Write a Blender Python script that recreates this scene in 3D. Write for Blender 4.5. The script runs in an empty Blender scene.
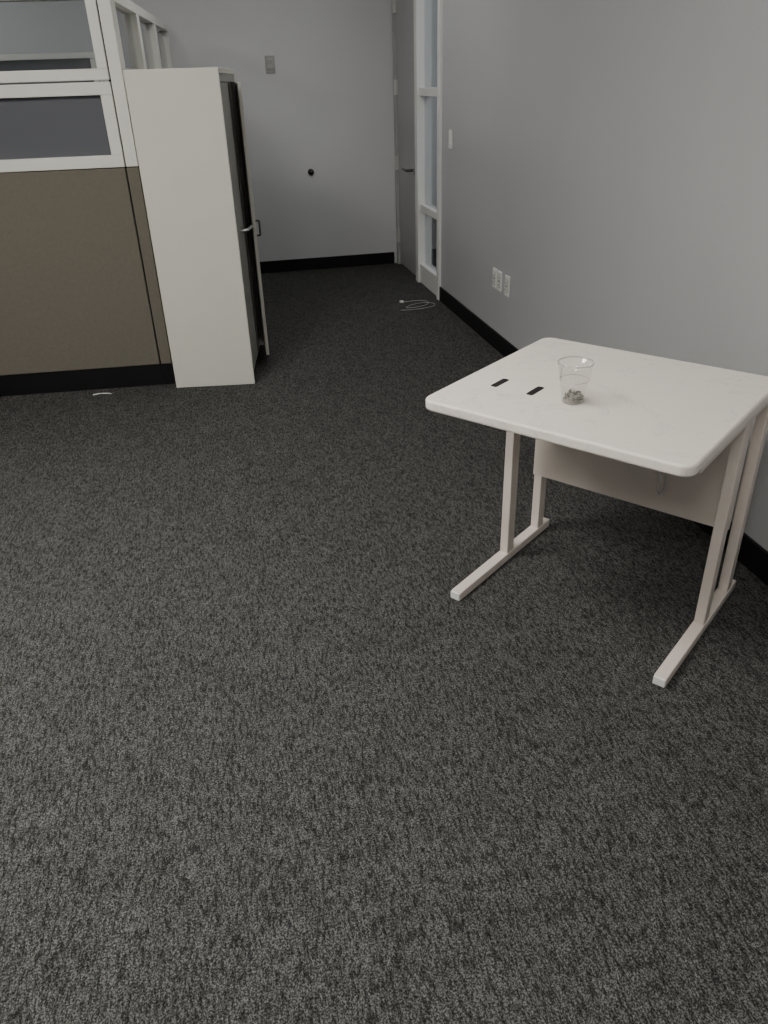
import bpy, bmesh, math, random
from mathutils import Vector, Matrix
random.seed(4)
S = bpy.context.scene
COL = S.collection

# ------------------------------------------------------------ materials
def new_mat(name):
    m = bpy.data.materials.new(name); m.use_nodes = True
    nt = m.node_tree
    return m, nt, nt.nodes, nt.links, nt.nodes['Principled BSDF']

def surf(name, col, rough=0.5, metal=0.0, var=0.04, vscale=6.0, bump=0.0, bscale=200.0, spec=0.5):
    m, nt, N, L, b = new_mat(name)
    b.inputs['Roughness'].default_value = rough
    b.inputs['Metallic'].default_value = metal
    b.inputs['Specular IOR Level'].default_value = spec
    tc = N.new('ShaderNodeTexCoord')
    n = N.new('ShaderNodeTexNoise'); n.inputs['Scale'].default_value = vscale; n.inputs['Detail'].default_value = 4
    L.new(tc.outputs['Object'], n.inputs['Vector'])
    r = N.new('ShaderNodeValToRGB')
    r.color_ramp.elements[0].position = 0.3; r.color_ramp.elements[1].position = 0.7
    r.color_ramp.elements[0].color = [c*(1-var) for c in col]+[1]
    r.color_ramp.elements[1].color = [min(1, c*(1+var)) for c in col]+[1]
    L.new(n.outputs['Fac'], r.inputs['Fac']); L.new(r.outputs['Color'], b.inputs['Base Color'])
    if bump > 0:
        n2 = N.new('ShaderNodeTexNoise'); n2.inputs['Scale'].default_value = bscale; n2.inputs['Detail'].default_value = 2
        L.new(tc.outputs['Object'], n2.inputs['Vector'])
        bp = N.new('ShaderNodeBump'); bp.inputs['Strength'].default_value = bump; bp.inputs['Distance'].default_value = 0.002
        L.new(n2.outputs['Fac'], bp.inputs['Height']); L.new(bp.outputs['Normal'], b.inputs['Normal'])
    return m

def glass(name, tint, base, gain, power=4.0, rough=0.02, diffuse=None, dfac=0.0):
    m = bpy.data.materials.new(name); m.use_nodes = True
    nt = m.node_tree; N = nt.nodes; L = nt.links
    N.remove(N['Principled BSDF']); out = N['Material Output']
    t = N.new('ShaderNodeBsdfTransparent'); t.inputs['Color'].default_value = (*tint, 1)
    g = N.new('ShaderNodeBsdfGlossy'); g.inputs['Roughness'].default_value = rough
    f = N.new('ShaderNodeLayerWeight'); f.inputs['Blend'].default_value = 0.5
    p = N.new('ShaderNodeMath'); p.operation = 'POWER'; p.inputs[1].default_value = power
    q = N.new('ShaderNodeMath'); q.operation = 'MULTIPLY_ADD'; q.inputs[1].default_value = gain; q.inputs[2].default_value = base
    L.new(f.outputs['Facing'], p.inputs[0]); L.new(p.outputs[0], q.inputs[0])
    mx = N.new('ShaderNodeMixShader'); L.new(q.outputs[0], mx.inputs[0])
    if diffuse:
        d = N.new('ShaderNodeBsdfDiffuse'); d.inputs['Color'].default_value = (*diffuse, 1)
        m2 = N.new('ShaderNodeMixShader'); m2.inputs[0].default_value = dfac
        L.new(t.outputs[0], m2.inputs[1]); L.new(d.outputs[0], m2.inputs[2]); L.new(m2.outputs[0], mx.inputs[1])
    else:
        L.new(t.outputs[0], mx.inputs[1])
    L.new(g.outputs[0], mx.inputs[2]); L.new(mx.outputs[0], out.inputs['Surface'])
    return m

def emis(name, col, s):
    m, nt, N, L, b = new_mat(name)
    b.inputs['Base Color'].default_value = (.9, .9, .9, 1)
    b.inputs['Emission Color'].default_value = (*col, 1)
    b.inputs['Emission Strength'].default_value = s
    return m

def carpet():
    m, nt, N, L, b = new_mat('carpet_mat')
    b.inputs['Roughness'].default_value = 0.95
    b.inputs['Specular IOR Level'].default_value = 0.1
    tc = N.new('ShaderNodeTexCoord')
    def noise(sx, sy, scale, detail=2, rough=0.5, dist=0.0):
        mp = N.new('ShaderNodeMapping'); mp.inputs['Scale'].default_value = (sx, sy, 1)
        L.new(tc.outputs['Object'], mp.inputs['Vector'])
        n = N.new('ShaderNodeTexNoise'); n.inputs['Scale'].default_value = scale
        n.inputs['Detail'].default_value = detail; n.inputs['Roughness'].default_value = rough
        n.inputs['Distortion'].default_value = dist
        L.new(mp.outputs[0], n.inputs['Vector']); return n.outputs['Fac']
    def ramp(src, p0, p1, c0, c1):
        r = N.new('ShaderNodeValToRGB'); r.color_ramp.elements[0].position = p0; r.color_ramp.elements[1].position = p1
        r.color_ramp.elements[0].color = (*c0, 1); r.color_ramp.elements[1].color = (*c1, 1)
        L.new(src, r.inputs['Fac']); return r.outputs['Color']
    def mix(fac, a, c, mode='MIX'):
        x = N.new('ShaderNodeMix'); x.data_type = 'RGBA'; x.blend_type = mode
        if isinstance(fac, float): x.inputs[0].default_value = fac
        else: L.new(fac, x.inputs[0])
        L.new(a, x.inputs[6]); L.new(c, x.inputs[7]); return x.outputs[2]
    fine = noise(1.0, 0.8, 330, 2, 0.6, 0.5)
    specks = ramp(fine, 0.42, 0.66, (0.024, 0.0242, 0.024), (0.168, 0.167, 0.161))
    dash = noise(1.0, 0.26, 150, 2, 0.6, 0.15)
    dcol = ramp(dash, 0.38, 0.52, (0.40, 0.40, 0.40), (1, 1, 1))
    c = mix(1.0, specks, dcol, 'MULTIPLY')
    big = noise(1.0, 0.5, 26, 3, 0.6)
    bcol = ramp(big, 0.35, 0.65, (0.85, 0.85, 0.85), (1.06, 1.06, 1.06))
    c = mix(1.0, c, bcol, 'MULTIPLY')
    L.new(c, b.inputs['Base Color'])
    bp = N.new('ShaderNodeBump'); bp.inputs['Strength'].default_value = 0.35; bp.inputs['Distance'].default_value = 0.002
    L.new(fine, bp.inputs['Height']); L.new(bp.outputs['Normal'], b.inputs['Normal'])
    return m

def laminate():
    m, nt, N, L, b = new_mat('tabletop_laminate')
    b.inputs['Roughness'].default_value = 0.55
    tc = N.new('ShaderNodeTexCoord')
    n = N.new('ShaderNodeTexNoise'); n.inputs['Scale'].default_value = 5; n.inputs['Detail'].default_value = 8
    n.inputs['Roughness'].default_value = 0.7; n.inputs['Distortion'].default_value = 2.5
    L.new(tc.outputs['Object'], n.inputs['Vector'])
    r = N.new('ShaderNodeValToRGB')
    e = r.color_ramp.elements
    e[0].position = 0.0; e[0].color = (0.85, 0.795, 0.725, 1)
    e[1].position = 0.565; e[1].color = (0.85, 0.795, 0.725, 1)
    x = e.new(0.578); x.color = (0.67, 0.635, 0.59, 1)
    x = e.new(0.592); x.color = (0.84, 0.785, 0.72, 1)
    L.new(n.outputs['Fac'], r.inputs['Fac']); L.new(r.outputs['Color'], b.inputs['Base Color'])
    return m

M_carpet = carpet()
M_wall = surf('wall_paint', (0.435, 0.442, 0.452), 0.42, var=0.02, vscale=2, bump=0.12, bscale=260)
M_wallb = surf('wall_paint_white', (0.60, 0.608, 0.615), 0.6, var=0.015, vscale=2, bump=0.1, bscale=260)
M_ceil = surf('ceiling_tile', (0.75, 0.75, 0.73), 0.9, var=0.03, vscale=40)
M_base = surf('baseboard_rubber', (0.006, 0.006, 0.007), 0.5, var=0.1, spec=0.3)
M_lam = laminate()
M_tmetal = surf('table_powdercoat', (0.71, 0.64, 0.58), 0.45, var=0.02, vscale=12)
M_cab = surf('cabinet_enamel', (0.69, 0.68, 0.61), 0.45, var=0.02, vscale=5)
M_cabdark = surf('cabinet_inside', (0.10, 0.097, 0.09), 0.5, var=0.06)
M_cabshade = surf('cabinet_door_shaded', (0.36, 0.35, 0.32), 0.5, var=0.03)  # darker taupe: shade on the cabinet's near door front put into the colour
M_frame = surf('partition_frame', (0.76, 0.75, 0.70), 0.4, var=0.02)
M_fabric = surf('partition_fabric', (0.160, 0.147, 0.121), 0.95, var=0.05, vscale=60, bump=0.5, bscale=500, spec=0.1)
M_chrome = surf('brushed_metal', (0.65, 0.65, 0.65), 0.28, 1.0, var=0.05)
M_hinge = surf('hinge_metal', (0.62, 0.61, 0.58), 0.4, 0.6, var=0.05)
M_door = surf('door_paint', (0.36, 0.362, 0.365), 0.45, var=0.02)
M_plate = surf('white_plastic', (0.78, 0.78, 0.75), 0.35, var=0.01)
M_cord = surf('cord_plastic', (0.42, 0.42, 0.40), 0.4, var=0.01)
M_black = surf('black_plastic', (0.01, 0.01, 0.01), 0.4, var=0.1)
M_gun = surf('handle_gunmetal', (0.12, 0.12, 0.12), 0.3, 0.8, var=0.1)
M_slot = surf('slot_dark', (0.006, 0.006, 0.006), 0.8, var=0.1)
M_wood = surf('orange_wood', (0.48, 0.20, 0.05), 0.45, var=0.2, vscale=20)
M_paper = surf('paper', (0.75, 0.74, 0.7), 0.8, var=0.02)
M_silver = surf('coin_silver', (0.60, 0.59, 0.55), 0.3, 1.0, var=0.2, vscale=90)
M_copper = surf('coin_dark', (0.06, 0.045, 0.03), 0.4, 0.6, var=0.3, vscale=90)
M_trim = surf('trim_white', (0.74, 0.74, 0.71), 0.4, var=0.01)
M_grey = surf('device_grey', (0.36, 0.36, 0.35), 0.4, var=0.02)
M_glass = glass('clear_glass', (0.80, 0.82, 0.83), .06, .9, 4)
M_frost = glass('frosted_glass', (0.3, 0.32, 0.35), .03, .4, 4, 0.3, (0.125, 0.13, 0.145), 0.9)
M_cup = glass('cup_plastic', (0.975, 0.975, 0.97), .05, .6, 2.5, 0.06, (0.9, 0.9, 0.88), 0.10)
M_tape = glass('clear_tape', (0.9, 0.9, 0.9), .15, .5, 2, 0.1, (0.9, 0.9, 0.88), 0.45)
M_light = emis('diffuser_emit', (1.0, 0.965, 0.905), 42.0)
M_light1 = emis('diffuser_emit_b', (1.0, 0.965, 0.905), 30.0)
M_light2 = emis('diffuser_emit_dim', (1.0, 0.98, 0.95), 6.0)
M_light3 = emis('diffuser_emit_cubicle', (1.0, 0.98, 0.95), 13.0)

# ------------------------------------------------------------ builders
def link(o, parent=None):
    COL.objects.link(o)
    if parent: o.parent = parent
    return o

def empty(name, loc=(0, 0, 0), rz=0.0):
    e = bpy.data.objects.new(name, None); e.empty_display_size = 0.1
    e.location = loc; e.rotation_euler = (0, 0, rz); COL.objects.link(e); return e

def box(name, lo, hi, mat, parent=None, bev=0.0, seg=2, rz=0.0):
    lo = Vector(lo); hi = Vector(hi); c = (lo+hi)/2; s = hi-lo
    bm = bmesh.new(); bmesh.ops.create_cube(bm, size=1.0)
    for v in bm.verts: v.co = Vector((v.co.x*s.x, v.co.y*s.y, v.co.z*s.z))
    if bev > 0: bmesh.ops.bevel(bm, geom=bm.edges[:], offset=bev, segments=seg, affect='EDGES', profile=0.5)
    me = bpy.data.meshes.new(name); bm.to_mesh(me); bm.free()
    o = bpy.data.objects.new(name, me); o.location = c; o.rotation_euler = (0, 0, rz)
    me.materials.append(mat); return link(o, parent)

def frame(name, x0, x1, z0, z1, w, y0, y1, mat, parent, axis='x'):
    bm = bmesh.new()
    bars = [(x0, x1, z0, z0+w), (x0, x1, z1-w, z1), (x0, x0+w, z0+w, z1-w), (x1-w, x1, z0+w, z1-w)]
    for a, b_, c, d in bars:
        r = bmesh.ops.create_cube(bm, size=1.0)
        for v in r['verts']:
            u = a+(v.co.x+.5)*(b_-a); t = y0+(v.co.y+.5)*(y1-y0); z = c+(v.co.z+.5)*(d-c)
            v.co = (u, t, z) if axis == 'x' else (t, u, z)
    bmesh.ops.recalc_face_normals(bm, faces=bm.faces[:])
    me = bpy.data.meshes.new(name); bm.to_mesh(me); bm.free(); me.materials.append(mat)
    o = bpy.data.objects.new(name, me); link(o, parent)
    md = o.modifiers.new('bev', 'BEVEL'); md.width = 0.003; md.segments = 2
    return o

def lathe(name, prof, mat, parent=None, loc=(0, 0, 0), seg=48, smooth=True):
    bm = bmesh.new(); rings = []
    for r, z in prof:
        rings.append([bm.verts.new((max(r, 1e-4)*math.cos(2*math.pi*i/seg), max(r, 1e-4)*math.sin(2*math.pi*i/seg), z)) for i in range(seg)])
    for a, b_ in zip(rings, rings[1:]):
        for i in range(seg):
            bm.faces.new((a[i], a[(i+1) % seg], b_[(i+1) % seg], b_[i]))
    bmesh.ops.recalc_face_normals(bm, faces=bm.faces[:])
    me = bpy.data.meshes.new(name); bm.to_mesh(me); bm.free(); me.materials.append(mat)
    if smooth:
        for p in me.polygons: p.use_smooth = True
    o = bpy.data.objects.new(name, me); o.location = loc; return link(o, parent)

def tube(name, pts, r, mat, parent=None, loc=(0, 0, 0), cyclic=False):
    cu = bpy.data.curves.new(name, 'CURVE'); cu.dimensions = '3D'; cu.bevel_depth = r; cu.bevel_resolution = 3
    sp = cu.splines.new('NURBS'); sp.points.add(len(pts)-1)
    for p, q in zip(sp.points, pts): p.co = (*q, 1)
    sp.use_endpoint_u = True; sp.order_u = 3; sp.use_cyclic_u = cyclic
    cu.use_fill_caps = True
    cu.materials.append(mat)
    o = bpy.data.objects.new(name, cu); o.location = loc; return link(o, parent)

def prism(name, outline, z0, z1, mat, parent=None, bev=0.0):
    bm = bmesh.new()
    lo = [bm.verts.new((x, y, z0)) for x, y in outline]; f = bm.faces.new(lo)
    r = bmesh.ops.extrude_face_region(bm, geom=[f])
    for v in [g for g in r['geom'] if isinstance(g, bmesh.types.BMVert)]: v.co.z = z1
    bmesh.ops.recalc_face_normals(bm, faces=bm.faces[:])
    me = bpy.data.meshes.new(name); bm.to_mesh(me); bm.free(); me.materials.append(mat)
    o = bpy.data.objects.new(name, me); link(o, parent)
    if bev:
        md = o.modifiers.new('bev', 'BEVEL'); md.width = bev; md.segments = 3; md.limit_method = 'ANGLE'; md.angle_limit = math.radians(50)
    return o

def rrect(x0, x1, y0, y1, r, n=6):
    pts = []
    for cx, cy, a0 in ((x1-r, y1-r, 0), (x0+r, y1-r, 90), (x0+r, y0+r, 180), (x1-r, y0+r, 270)):
        for i in range(n+1):
            a = math.radians(a0+90*i/n); pts.append((cx+r*math.cos(a), cy+r*math.sin(a)))
    return pts

# ------------------------------------------------------------ room
WX, BY, CH = 1.64, 7.14, 2.75
LX, FY = -4.2, -2.5
box('floor', (LX-.1, FY-.1, -.05), (WX+.1, BY+.1, 0), M_carpet)
box('ceiling', (LX-.1, FY-.1, CH), (WX+.1, BY+.1, CH+.1), M_ceil)
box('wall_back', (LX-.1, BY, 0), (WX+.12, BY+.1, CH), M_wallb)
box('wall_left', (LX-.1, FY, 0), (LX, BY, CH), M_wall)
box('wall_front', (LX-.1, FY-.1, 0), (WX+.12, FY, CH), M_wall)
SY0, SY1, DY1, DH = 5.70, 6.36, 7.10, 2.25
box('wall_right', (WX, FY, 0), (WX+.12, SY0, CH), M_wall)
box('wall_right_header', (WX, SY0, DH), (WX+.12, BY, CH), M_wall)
box('baseboard_right', (WX-.012, FY, 0), (WX, SY0-.012, .105), M_base, bev=.003)
box('baseboard_back', (LX, BY-.012, 0), (WX-.03, BY, .10), M_base, bev=.003)
box('baseboard_left', (LX, FY, 0), (LX+.012, BY-.02, .10), M_base, bev=.003)

# door (in right wall, far end)
d = empty('door_1', (0, 0, 0))
box('slab', (WX+.015, SY1+.05, .01), (WX+.06, DY1-.02, DH-.04), M_door, d, .003)
box('jamb_far', (WX-.008, DY1-.02, 0), (WX+.10, BY-.012, DH), M_door, d, .002)
box('jamb_near', (WX-.012, SY1, 0), (WX+.10, SY1+.045, DH), M_trim, d, .002)
box('head', (WX-.008, SY1+.05, DH-.035), (WX+.10, DY1-.02, DH), M_door, d, .002)
for i, z in enumerate((.25, .85, 1.42, 1.99)):
    box('hinge_%d' % i, (WX-.014, DY1-.045, z-.055), (WX+.014, DY1-.012, z+.055), M_hinge, d, .002)
tube('handle_rose', [(WX+.015, 6.50, .84), (WX-.004, 6.50, .84)], .027, M_chrome, d)
tube('handle_lever', [(WX+.01, 6.50, .84), (WX-.055, 6.50, .84), (WX-.06, 6.51, .84), (WX-.06, 6.62, .842)], .011, M_gun, d)

# sidelite window
w = empty('window_1')
box('post_near', (WX-.02, SY0-.010, 0), (WX+.10, SY0+.045, DH), M_trim, w, .003)
box('post_far', (WX-.016, SY1-.05, 0), (WX+.10, SY1-.002, DH), M_trim, w, .003)
for i, (z0, z1) in enumerate(((0, .15), (.56, .61), (1.365, 1.42), (DH-.05, DH))):
    box('rail_%d' % i, (WX+.004, SY0+.045, z0), (WX+.09, SY1-.05, z1), M_trim, w, .003)
box('pane', (WX+.04, SY0+.04, .14), (WX+.048, SY1-.045, DH-.04), M_glass, w)
# corridor beyond the window
box('floor_corridor', (WX+.12, 4.5, -.05), (WX+2.2, 9.0, 0), M_carpet)
box('wall_corridor', (WX+2.2, 4.5, 0), (WX+2.3, 9.0, CH), M_wallb)
box('wall_corridor_end', (WX+.12, 9.0, 0), (WX+2.3, 9.1, CH), M_wallb)
box('baseboard_corridor', (WX+.12, 8.985, 0), (WX+2.19, 9.0, .1), M_base)

# wall devices
for i, y in enumerate((4.505, 4.42, 4.29)):
    o = empty('wall_outlet' if i == 0 else 'wall_outlet.%03d' % i, (WX, y, .415))
    box('plate', (-.007, -.034, -.058), (0, .034, .058), M_plate, o, .003)
    box('face', (-.009, -.019, -.038), (-.0065, .019, .038), M_grey, o, .001)
    for k, z in enumerate((-.020, .020)):
        box('socket_%d' % k, (-.011, -.015, z-.014), (-.006, .015, z+.014), M_plate, o, .003)
        for q, yy in enumerate((-.007, .007)):
            box('slit_%d%d' % (k, q), (-.0118, yy-.0015, z-.006), (-.0105, yy+.0015, z+.005), M_slot, o)
o = empty('light_switch', (WX, 5.47, 1.12))
box('plate', (-.007, -.036, -.058), (0, .036, .058), M_plate, o, .003)
box('rocker', (-.012, -.016, -.032), (-.006, .016, .032), M_plate, o, .003)
o = empty('thermostat', (.63, BY, 1.61))
box('plate', (-.038, -.008, -.062), (.038, 0, .062), M_grey, o, .004)
box('body', (-.026, -.026, -.03), (.026, -.007, .045), M_cord, o, .006)
box('display', (-.018, -.0275, .0), (.018, -.0255, .03), M_grey, o)
o = empty('door_stop', (.897, BY, .808))
p = lathe('bumper', [(0, 0), (.026, 0), (.026, .010), (.020, .022), (.010, .027), (0, .027)], M_black, o, seg=32)
p.rotation_euler = (math.radians(90), 0, 0)

# ------------------------------------------------------------ ceiling lights
for i, (x, y, mt) in enumerate(((-1.05, 1.9, M_light), (-.8, -.8, M_light1), (.65, 5.2, M_light2), (-2.4, 5.9, M_light3))):
    o = empty('ceiling_light' if i == 0 else 'ceiling_light.%03d' % i, (x, y, CH))
    frame('trim', -.32, .32, -.62, .62, .02, -.02, 0, M_plate, o).rotation_euler = (math.radians(-90), 0, 0)
    box('diffuser', (-.3, -.6, -.014), (.3, .6, -.006), mt, o)

# ------------------------------------------------------------ table
TA = math.atan2(-.78, .626)
t = empty('computer_table', (0, 0, 0), TA)
X0, X1, Y0, Y1, TH = -1.174, -.438, 1.574, 2.268, .73
top = prism('tabletop', rrect(X0, X1, Y0, Y1, .035), TH-.030, TH, M_lam, t, .007)
cut_pts = [(.738, 1.955), (.808, 1.867)]
ca, sa = math.cos(-TA), math.sin(-TA)
for i, (x, y) in enumerate(cut_pts):
    lx, ly = x*ca-y*sa, x*sa+y*ca
    c = prism('slot_%d' % i, rrect(lx-.010, lx+.010, ly-.036, ly+.036, .006), TH-.0005, TH+.0012, M_slot, t)
FX = (-1.140, -.462)
for i, x in enumerate(FX):
    box('foot_%d' % i, (x-.018, 1.714, 0.0), (x+.018, 2.31, .030), M_tmetal, t, .003)
    box('post_front_%d' % i, (x-.015, 2.008, .028), (x+.015, 2.052, TH-.045), M_tmetal, t, .003)
    box('post_rear_%d' % i, (x-.015, 2.222, .028), (x+.015, 2.264, TH-.045), M_tmetal, t, .003)
    box('bracket_%d' % i, (x-.018, 1.66, TH-.05), (x+.018, 2.262, TH-.0295), M_tmetal, t, .003)
    box('glide_%d' % i, (x-.017, 1.708, .002), (x+.017, 1.721, .028), M_plate, t, .002)
box('modesty_panel', (FX[0]+.010, 2.165, .275), (FX[1]-.010, 2.183, TH-.0295), M_tmetal, t, .002)
tube('tape_scrap', [(-.69, 2.155, .42), (-.693, 2.15, .40), (-.685, 2.148, .37), (-.693, 2.155, .345), (-.68, 2.158, .335), (-.672, 2.16, .37), (-.675, 2.16, .41)], .004, M_tape, t)

# ------------------------------------------------------------ cup
c = empty('plastic_cup', (.869, 1.763, TH+.0003))
prof = [(0, .001), (.026, .001), (.0285, .003), (.030, .02), (.0355, .060), (.038, .064), (.0435, .104), (.0455, .105), (.0462, .108), (.0445, .110)]
lathe('cup_wall', prof, M_cup, c)
M_rim = glass('cup_rim_plastic', (0.95, 0.95, 0.94), .15, .6, 2, 0.1, (0.8, 0.8, 0.78), 0.45)
lathe('cup_rim', [(.0448+.0018*math.cos(a*math.pi/6), .1075+.0018*math.sin(a*math.pi/6)) for a in range(13)], M_rim, c)
lathe('cup_step', [(.0370+.0012*math.cos(a*math.pi/6), .062+.0012*math.sin(a*math.pi/6)) for a in range(13)], M_rim, c)
bmc = {0: bmesh.new(), 1: bmesh.new()}
for i in range(80):
    k = 1 if random.random() < .6 else 0
    a = random.random()*6.28; r = .020*math.sqrt(random.random())
    z = .008+random.random()*.026*(1-r/.04)
    rr = random.uniform(.004, .0085)
    mt = Matrix.Translation((r*math.cos(a), r*math.sin(a), z)) @ Matrix.Rotation(random.uniform(-.7, .7), 4, 'X') @ Matrix.Rotation(random.uniform(-.7, .7), 4, 'Y')
    bmesh.ops.create_cone(bmc[k], cap_ends=True, segments=14, radius1=rr, radius2=rr, depth=.0016, matrix=mt)
for k, mt in ((0, M_silver), (1, M_copper)):
    me = bpy.data.meshes.new('coins'); bmc[k].to_mesh(me); bmc[k].free(); me.materials.append(mt)
    link(bpy.data.objects.new('coins_%d' % k, me), c)

# ------------------------------------------------------------ storage cabinet
k = empty('storage_cabinet', (.129, 4.228, 0), math.radians(-8.4))
H, W, D = 1.556, .755, .44
box('side_near', (-D, 0, 0), (0, .02, H), M_cab, k, .003)
box('side_far', (-D, W-.02, 0), (0, W, H), M_cab, k, .003)
box('back_panel', (-D, .018, .01), (-D+.015, W-.018, H-.002), M_cab, k)
box('top_panel', (-D+.002, .018, H-.025), (-.002, W-.018, H), M_cab, k, .002)
box('bottom_panel', (-D+.01, .018, .05), (-.02, W-.018, .07), M_cab, k)
box('kick_plate', (-.04, .018, 0), (-.025, W-.018, .055), M_cab, k)
box('header_rail', (-.03, .018, H-.06), (-.004, W-.018, H-.024), M_cabshade, k)
for i, z in enumerate((.40, .78, 1.15)):
    box('shelf_%d' % i, (-D+.015, .02, z), (-.07, W-.02, z+.02), M_cabdark, k)
box('door_near', (-.022, .023, .075), (-.002, .372, H-.065), M_cabshade, k, .002)
box('door_near_lip', (-.002, .355, .075), (.008, .372, H-.065), M_cabdark, k, .002)
tube('latch_bar', [(-.004, .20, .795), (.028, .20, .795), (.034, .205, .795), (.044, .33, .795)], .009, M_chrome, k)
fd = empty('door_hinge_far', (0.002, W-.004, 0), math.radians(7.3)); fd.parent = k
box('door_far', (-.004, -.372, .045), (.014, -.004, H-.065), M_cab, fd, .002)
box('door_far_liner', (-.008, -.36, .06), (-.0045, -.02, H-.08), M_cabdark, fd)
tube('door_handle', [(.014, -.33, .81), (.034, -.33, .81), (.036, -.33, .805), (.036, -.33, .735), (.034, -.33, .73), (.014, -.33, .73)], .006, M_gun, fd)

# ------------------------------------------------------------ office partition
pa = empty('office_partition', (-.315, 4.366, 0), math.radians(-4.2))
T = .07; PH = 1.888
box('corner_post', (-.058, 0, 1.14), (-.0, T+.015, PH), M_frame, pa, .003)
box('corner_fabric', (-.058, -.004, .122), (0, T+.015, 1.136), M_fabric, pa, .003)
box('corner_plinth', (-.062, .004, 0), (-.004, T+.015, .12), M_base, pa)
box('corner_core', (-.07, .01, .10), (-.01, T, PH-.02), M_base, pa)
xs = [(-1.25, -.063), (-2.45, -1.255), (-3.6, -2.455)]
for i, (a, b_) in enumerate(xs):
    box('plinth_%d' % i, (a, .004, 0), (b_, T-.004, .12), M_base, pa)
    box('fabric_panel_%d' % i, (a+.002, -.004, .122), (b_-.002, T, 1.136), M_fabric, pa, .004)
    frame('frost_frame_%d' % i, a, b_, 1.14, 1.512, .055, -.008, T, M_frame, pa)
    box('frosted_pane_%d' % i, (a+.05, .02, 1.19), (b_-.05, .028, 1.465), M_frost, pa)
    frame('glazing_frame_%d' % i, a, b_, 1.519, PH, .048, -.008, T, M_frame, pa)
    box('clear_pane_%d' % i, (a+.045, .02, 1.56), (b_-.045, .026, PH-.045), M_glass, pa)
ys = [(.09, .93), (.935, 1.77), (1.775, 2.62)]
for i, (a, b_) in enumerate(ys):
    box('return_plinth_%d' % i, (-T+.004, a, 0), (-.004, b_, .12), M_base, pa)
    box('return_fabric_%d' % i, (-T, a+.002, .122), (0, b_-.002, 1.136), M_fabric, pa, .004)
    frame('return_frost_frame_%d' % i, a, b_, 1.14, 1.512, .055, -T, 0, M_frame, pa, 'y')
    box('return_frosted_pane_%d' % i, (-.04, a+.05, 1.19), (-.032, b_-.05, 1.465), M_frost, pa)
    frame('return_glazing_frame_%d' % i, a, b_, 1.519, PH, .048, -T, 0, M_frame, pa, 'y')
    box('return_clear_pane_%d' % i, (-.04, a+.045, 1.56), (-.034, b_-.045, PH-.045), M_glass, pa)

# second partition run further inside the cubicle area
pb = empty('cubicle_divider', (-.62, 6.35, 0), math.radians(-4.2))
for i, (a, b_) in enumerate(((-1.0, 0), (-2.0, -1.005), (-3.0, -2.005))):
    box('divider_fabric_%d' % i, (a, 0, .0), (b_, .06, 1.45), M_fabric, pb, .004)
    frame('divider_frame_%d' % i, a, b_, 1.455, 1.70, .035, 0, .06, M_frame, pb)
    box('divider_pane_%d' % i, (a+.03, .02, 1.48), (b_-.03, .03, 1.675), M_frost, pb)

# low wooden stool frame just entering at left
o = empty('wooden_stool', (-1.255, 4.35, 0), math.radians(-4))
for i, (x, y) in enumerate(((0, 0), (-.36, 0), (-.36, -.34))):
    box('leg_%d' % i, (x-.030, y-.03, 0), (x, y, .125), M_wood, o, .004)
box('stretcher', (-.36, -.025, .09), (-.01, -.005, .12), M_wood, o, .003)
box('stretcher_side', (-.385, -.35, .09), (-.365, -.01, .12), M_wood, o, .003)

# cable on floor, small scrap
cb = empty('white_cable', (1.44, 5.55, .0022))
pts = [(-.16, -.05, 0), (-.08, -.06, 0), (.02, -.05, 0), (.12, .0, 0), (.13, .08, 0), (.05, .12, 0), (-.05, .08, 0), (-.12, .0, 0), (-.03, -.02, .004), (.08, .04, .004), (.10, .16, 0), (.0, .2, 0), (-.09, .17, 0)]
tube('cord', pts, .0018, M_cord, cb)
box('plug', (-.115, .155, -.002), (-.085, .18, .014), M_plate, cb, .004)
sc = empty('string_scrap', (-.71, 4.31, .0025))
tube('strand', [(-.05, .0, 0), (-.02, .012, 0), (.02, .005, 0), (.05, -.012, 0)], .0025, M_paper, sc)

# ------------------------------------------------------------ world
wd = bpy.data.worlds.new('World'); S.world = wd; wd.use_nodes = True
wd.node_tree.nodes['Background'].inputs[0].default_value = (.88, .93, 1.0, 1)
wd.node_tree.nodes['Background'].inputs[1].default_value = 0.9

# ------------------------------------------------------------ camera
cam = bpy.data.cameras.new('camera'); co = bpy.data.objects.new('camera', cam); COL.objects.link(co)
cam.sensor_fit = 'HORIZONTAL'; cam.sensor_width = 36; cam.lens = 36*770/768; cam.clip_start = .02
R = Vector((.9766, -.2131, -.0293)); B = Vector((-.1717, -.8544, .4903)); R.normalize(); U = B.cross(R).normalized(); B = R.cross(U)
m = Matrix((R, U, B)).transposed().to_4x4(); m.translation = (0, 0, 1.486)
co.matrix_world = m
S.camera = co
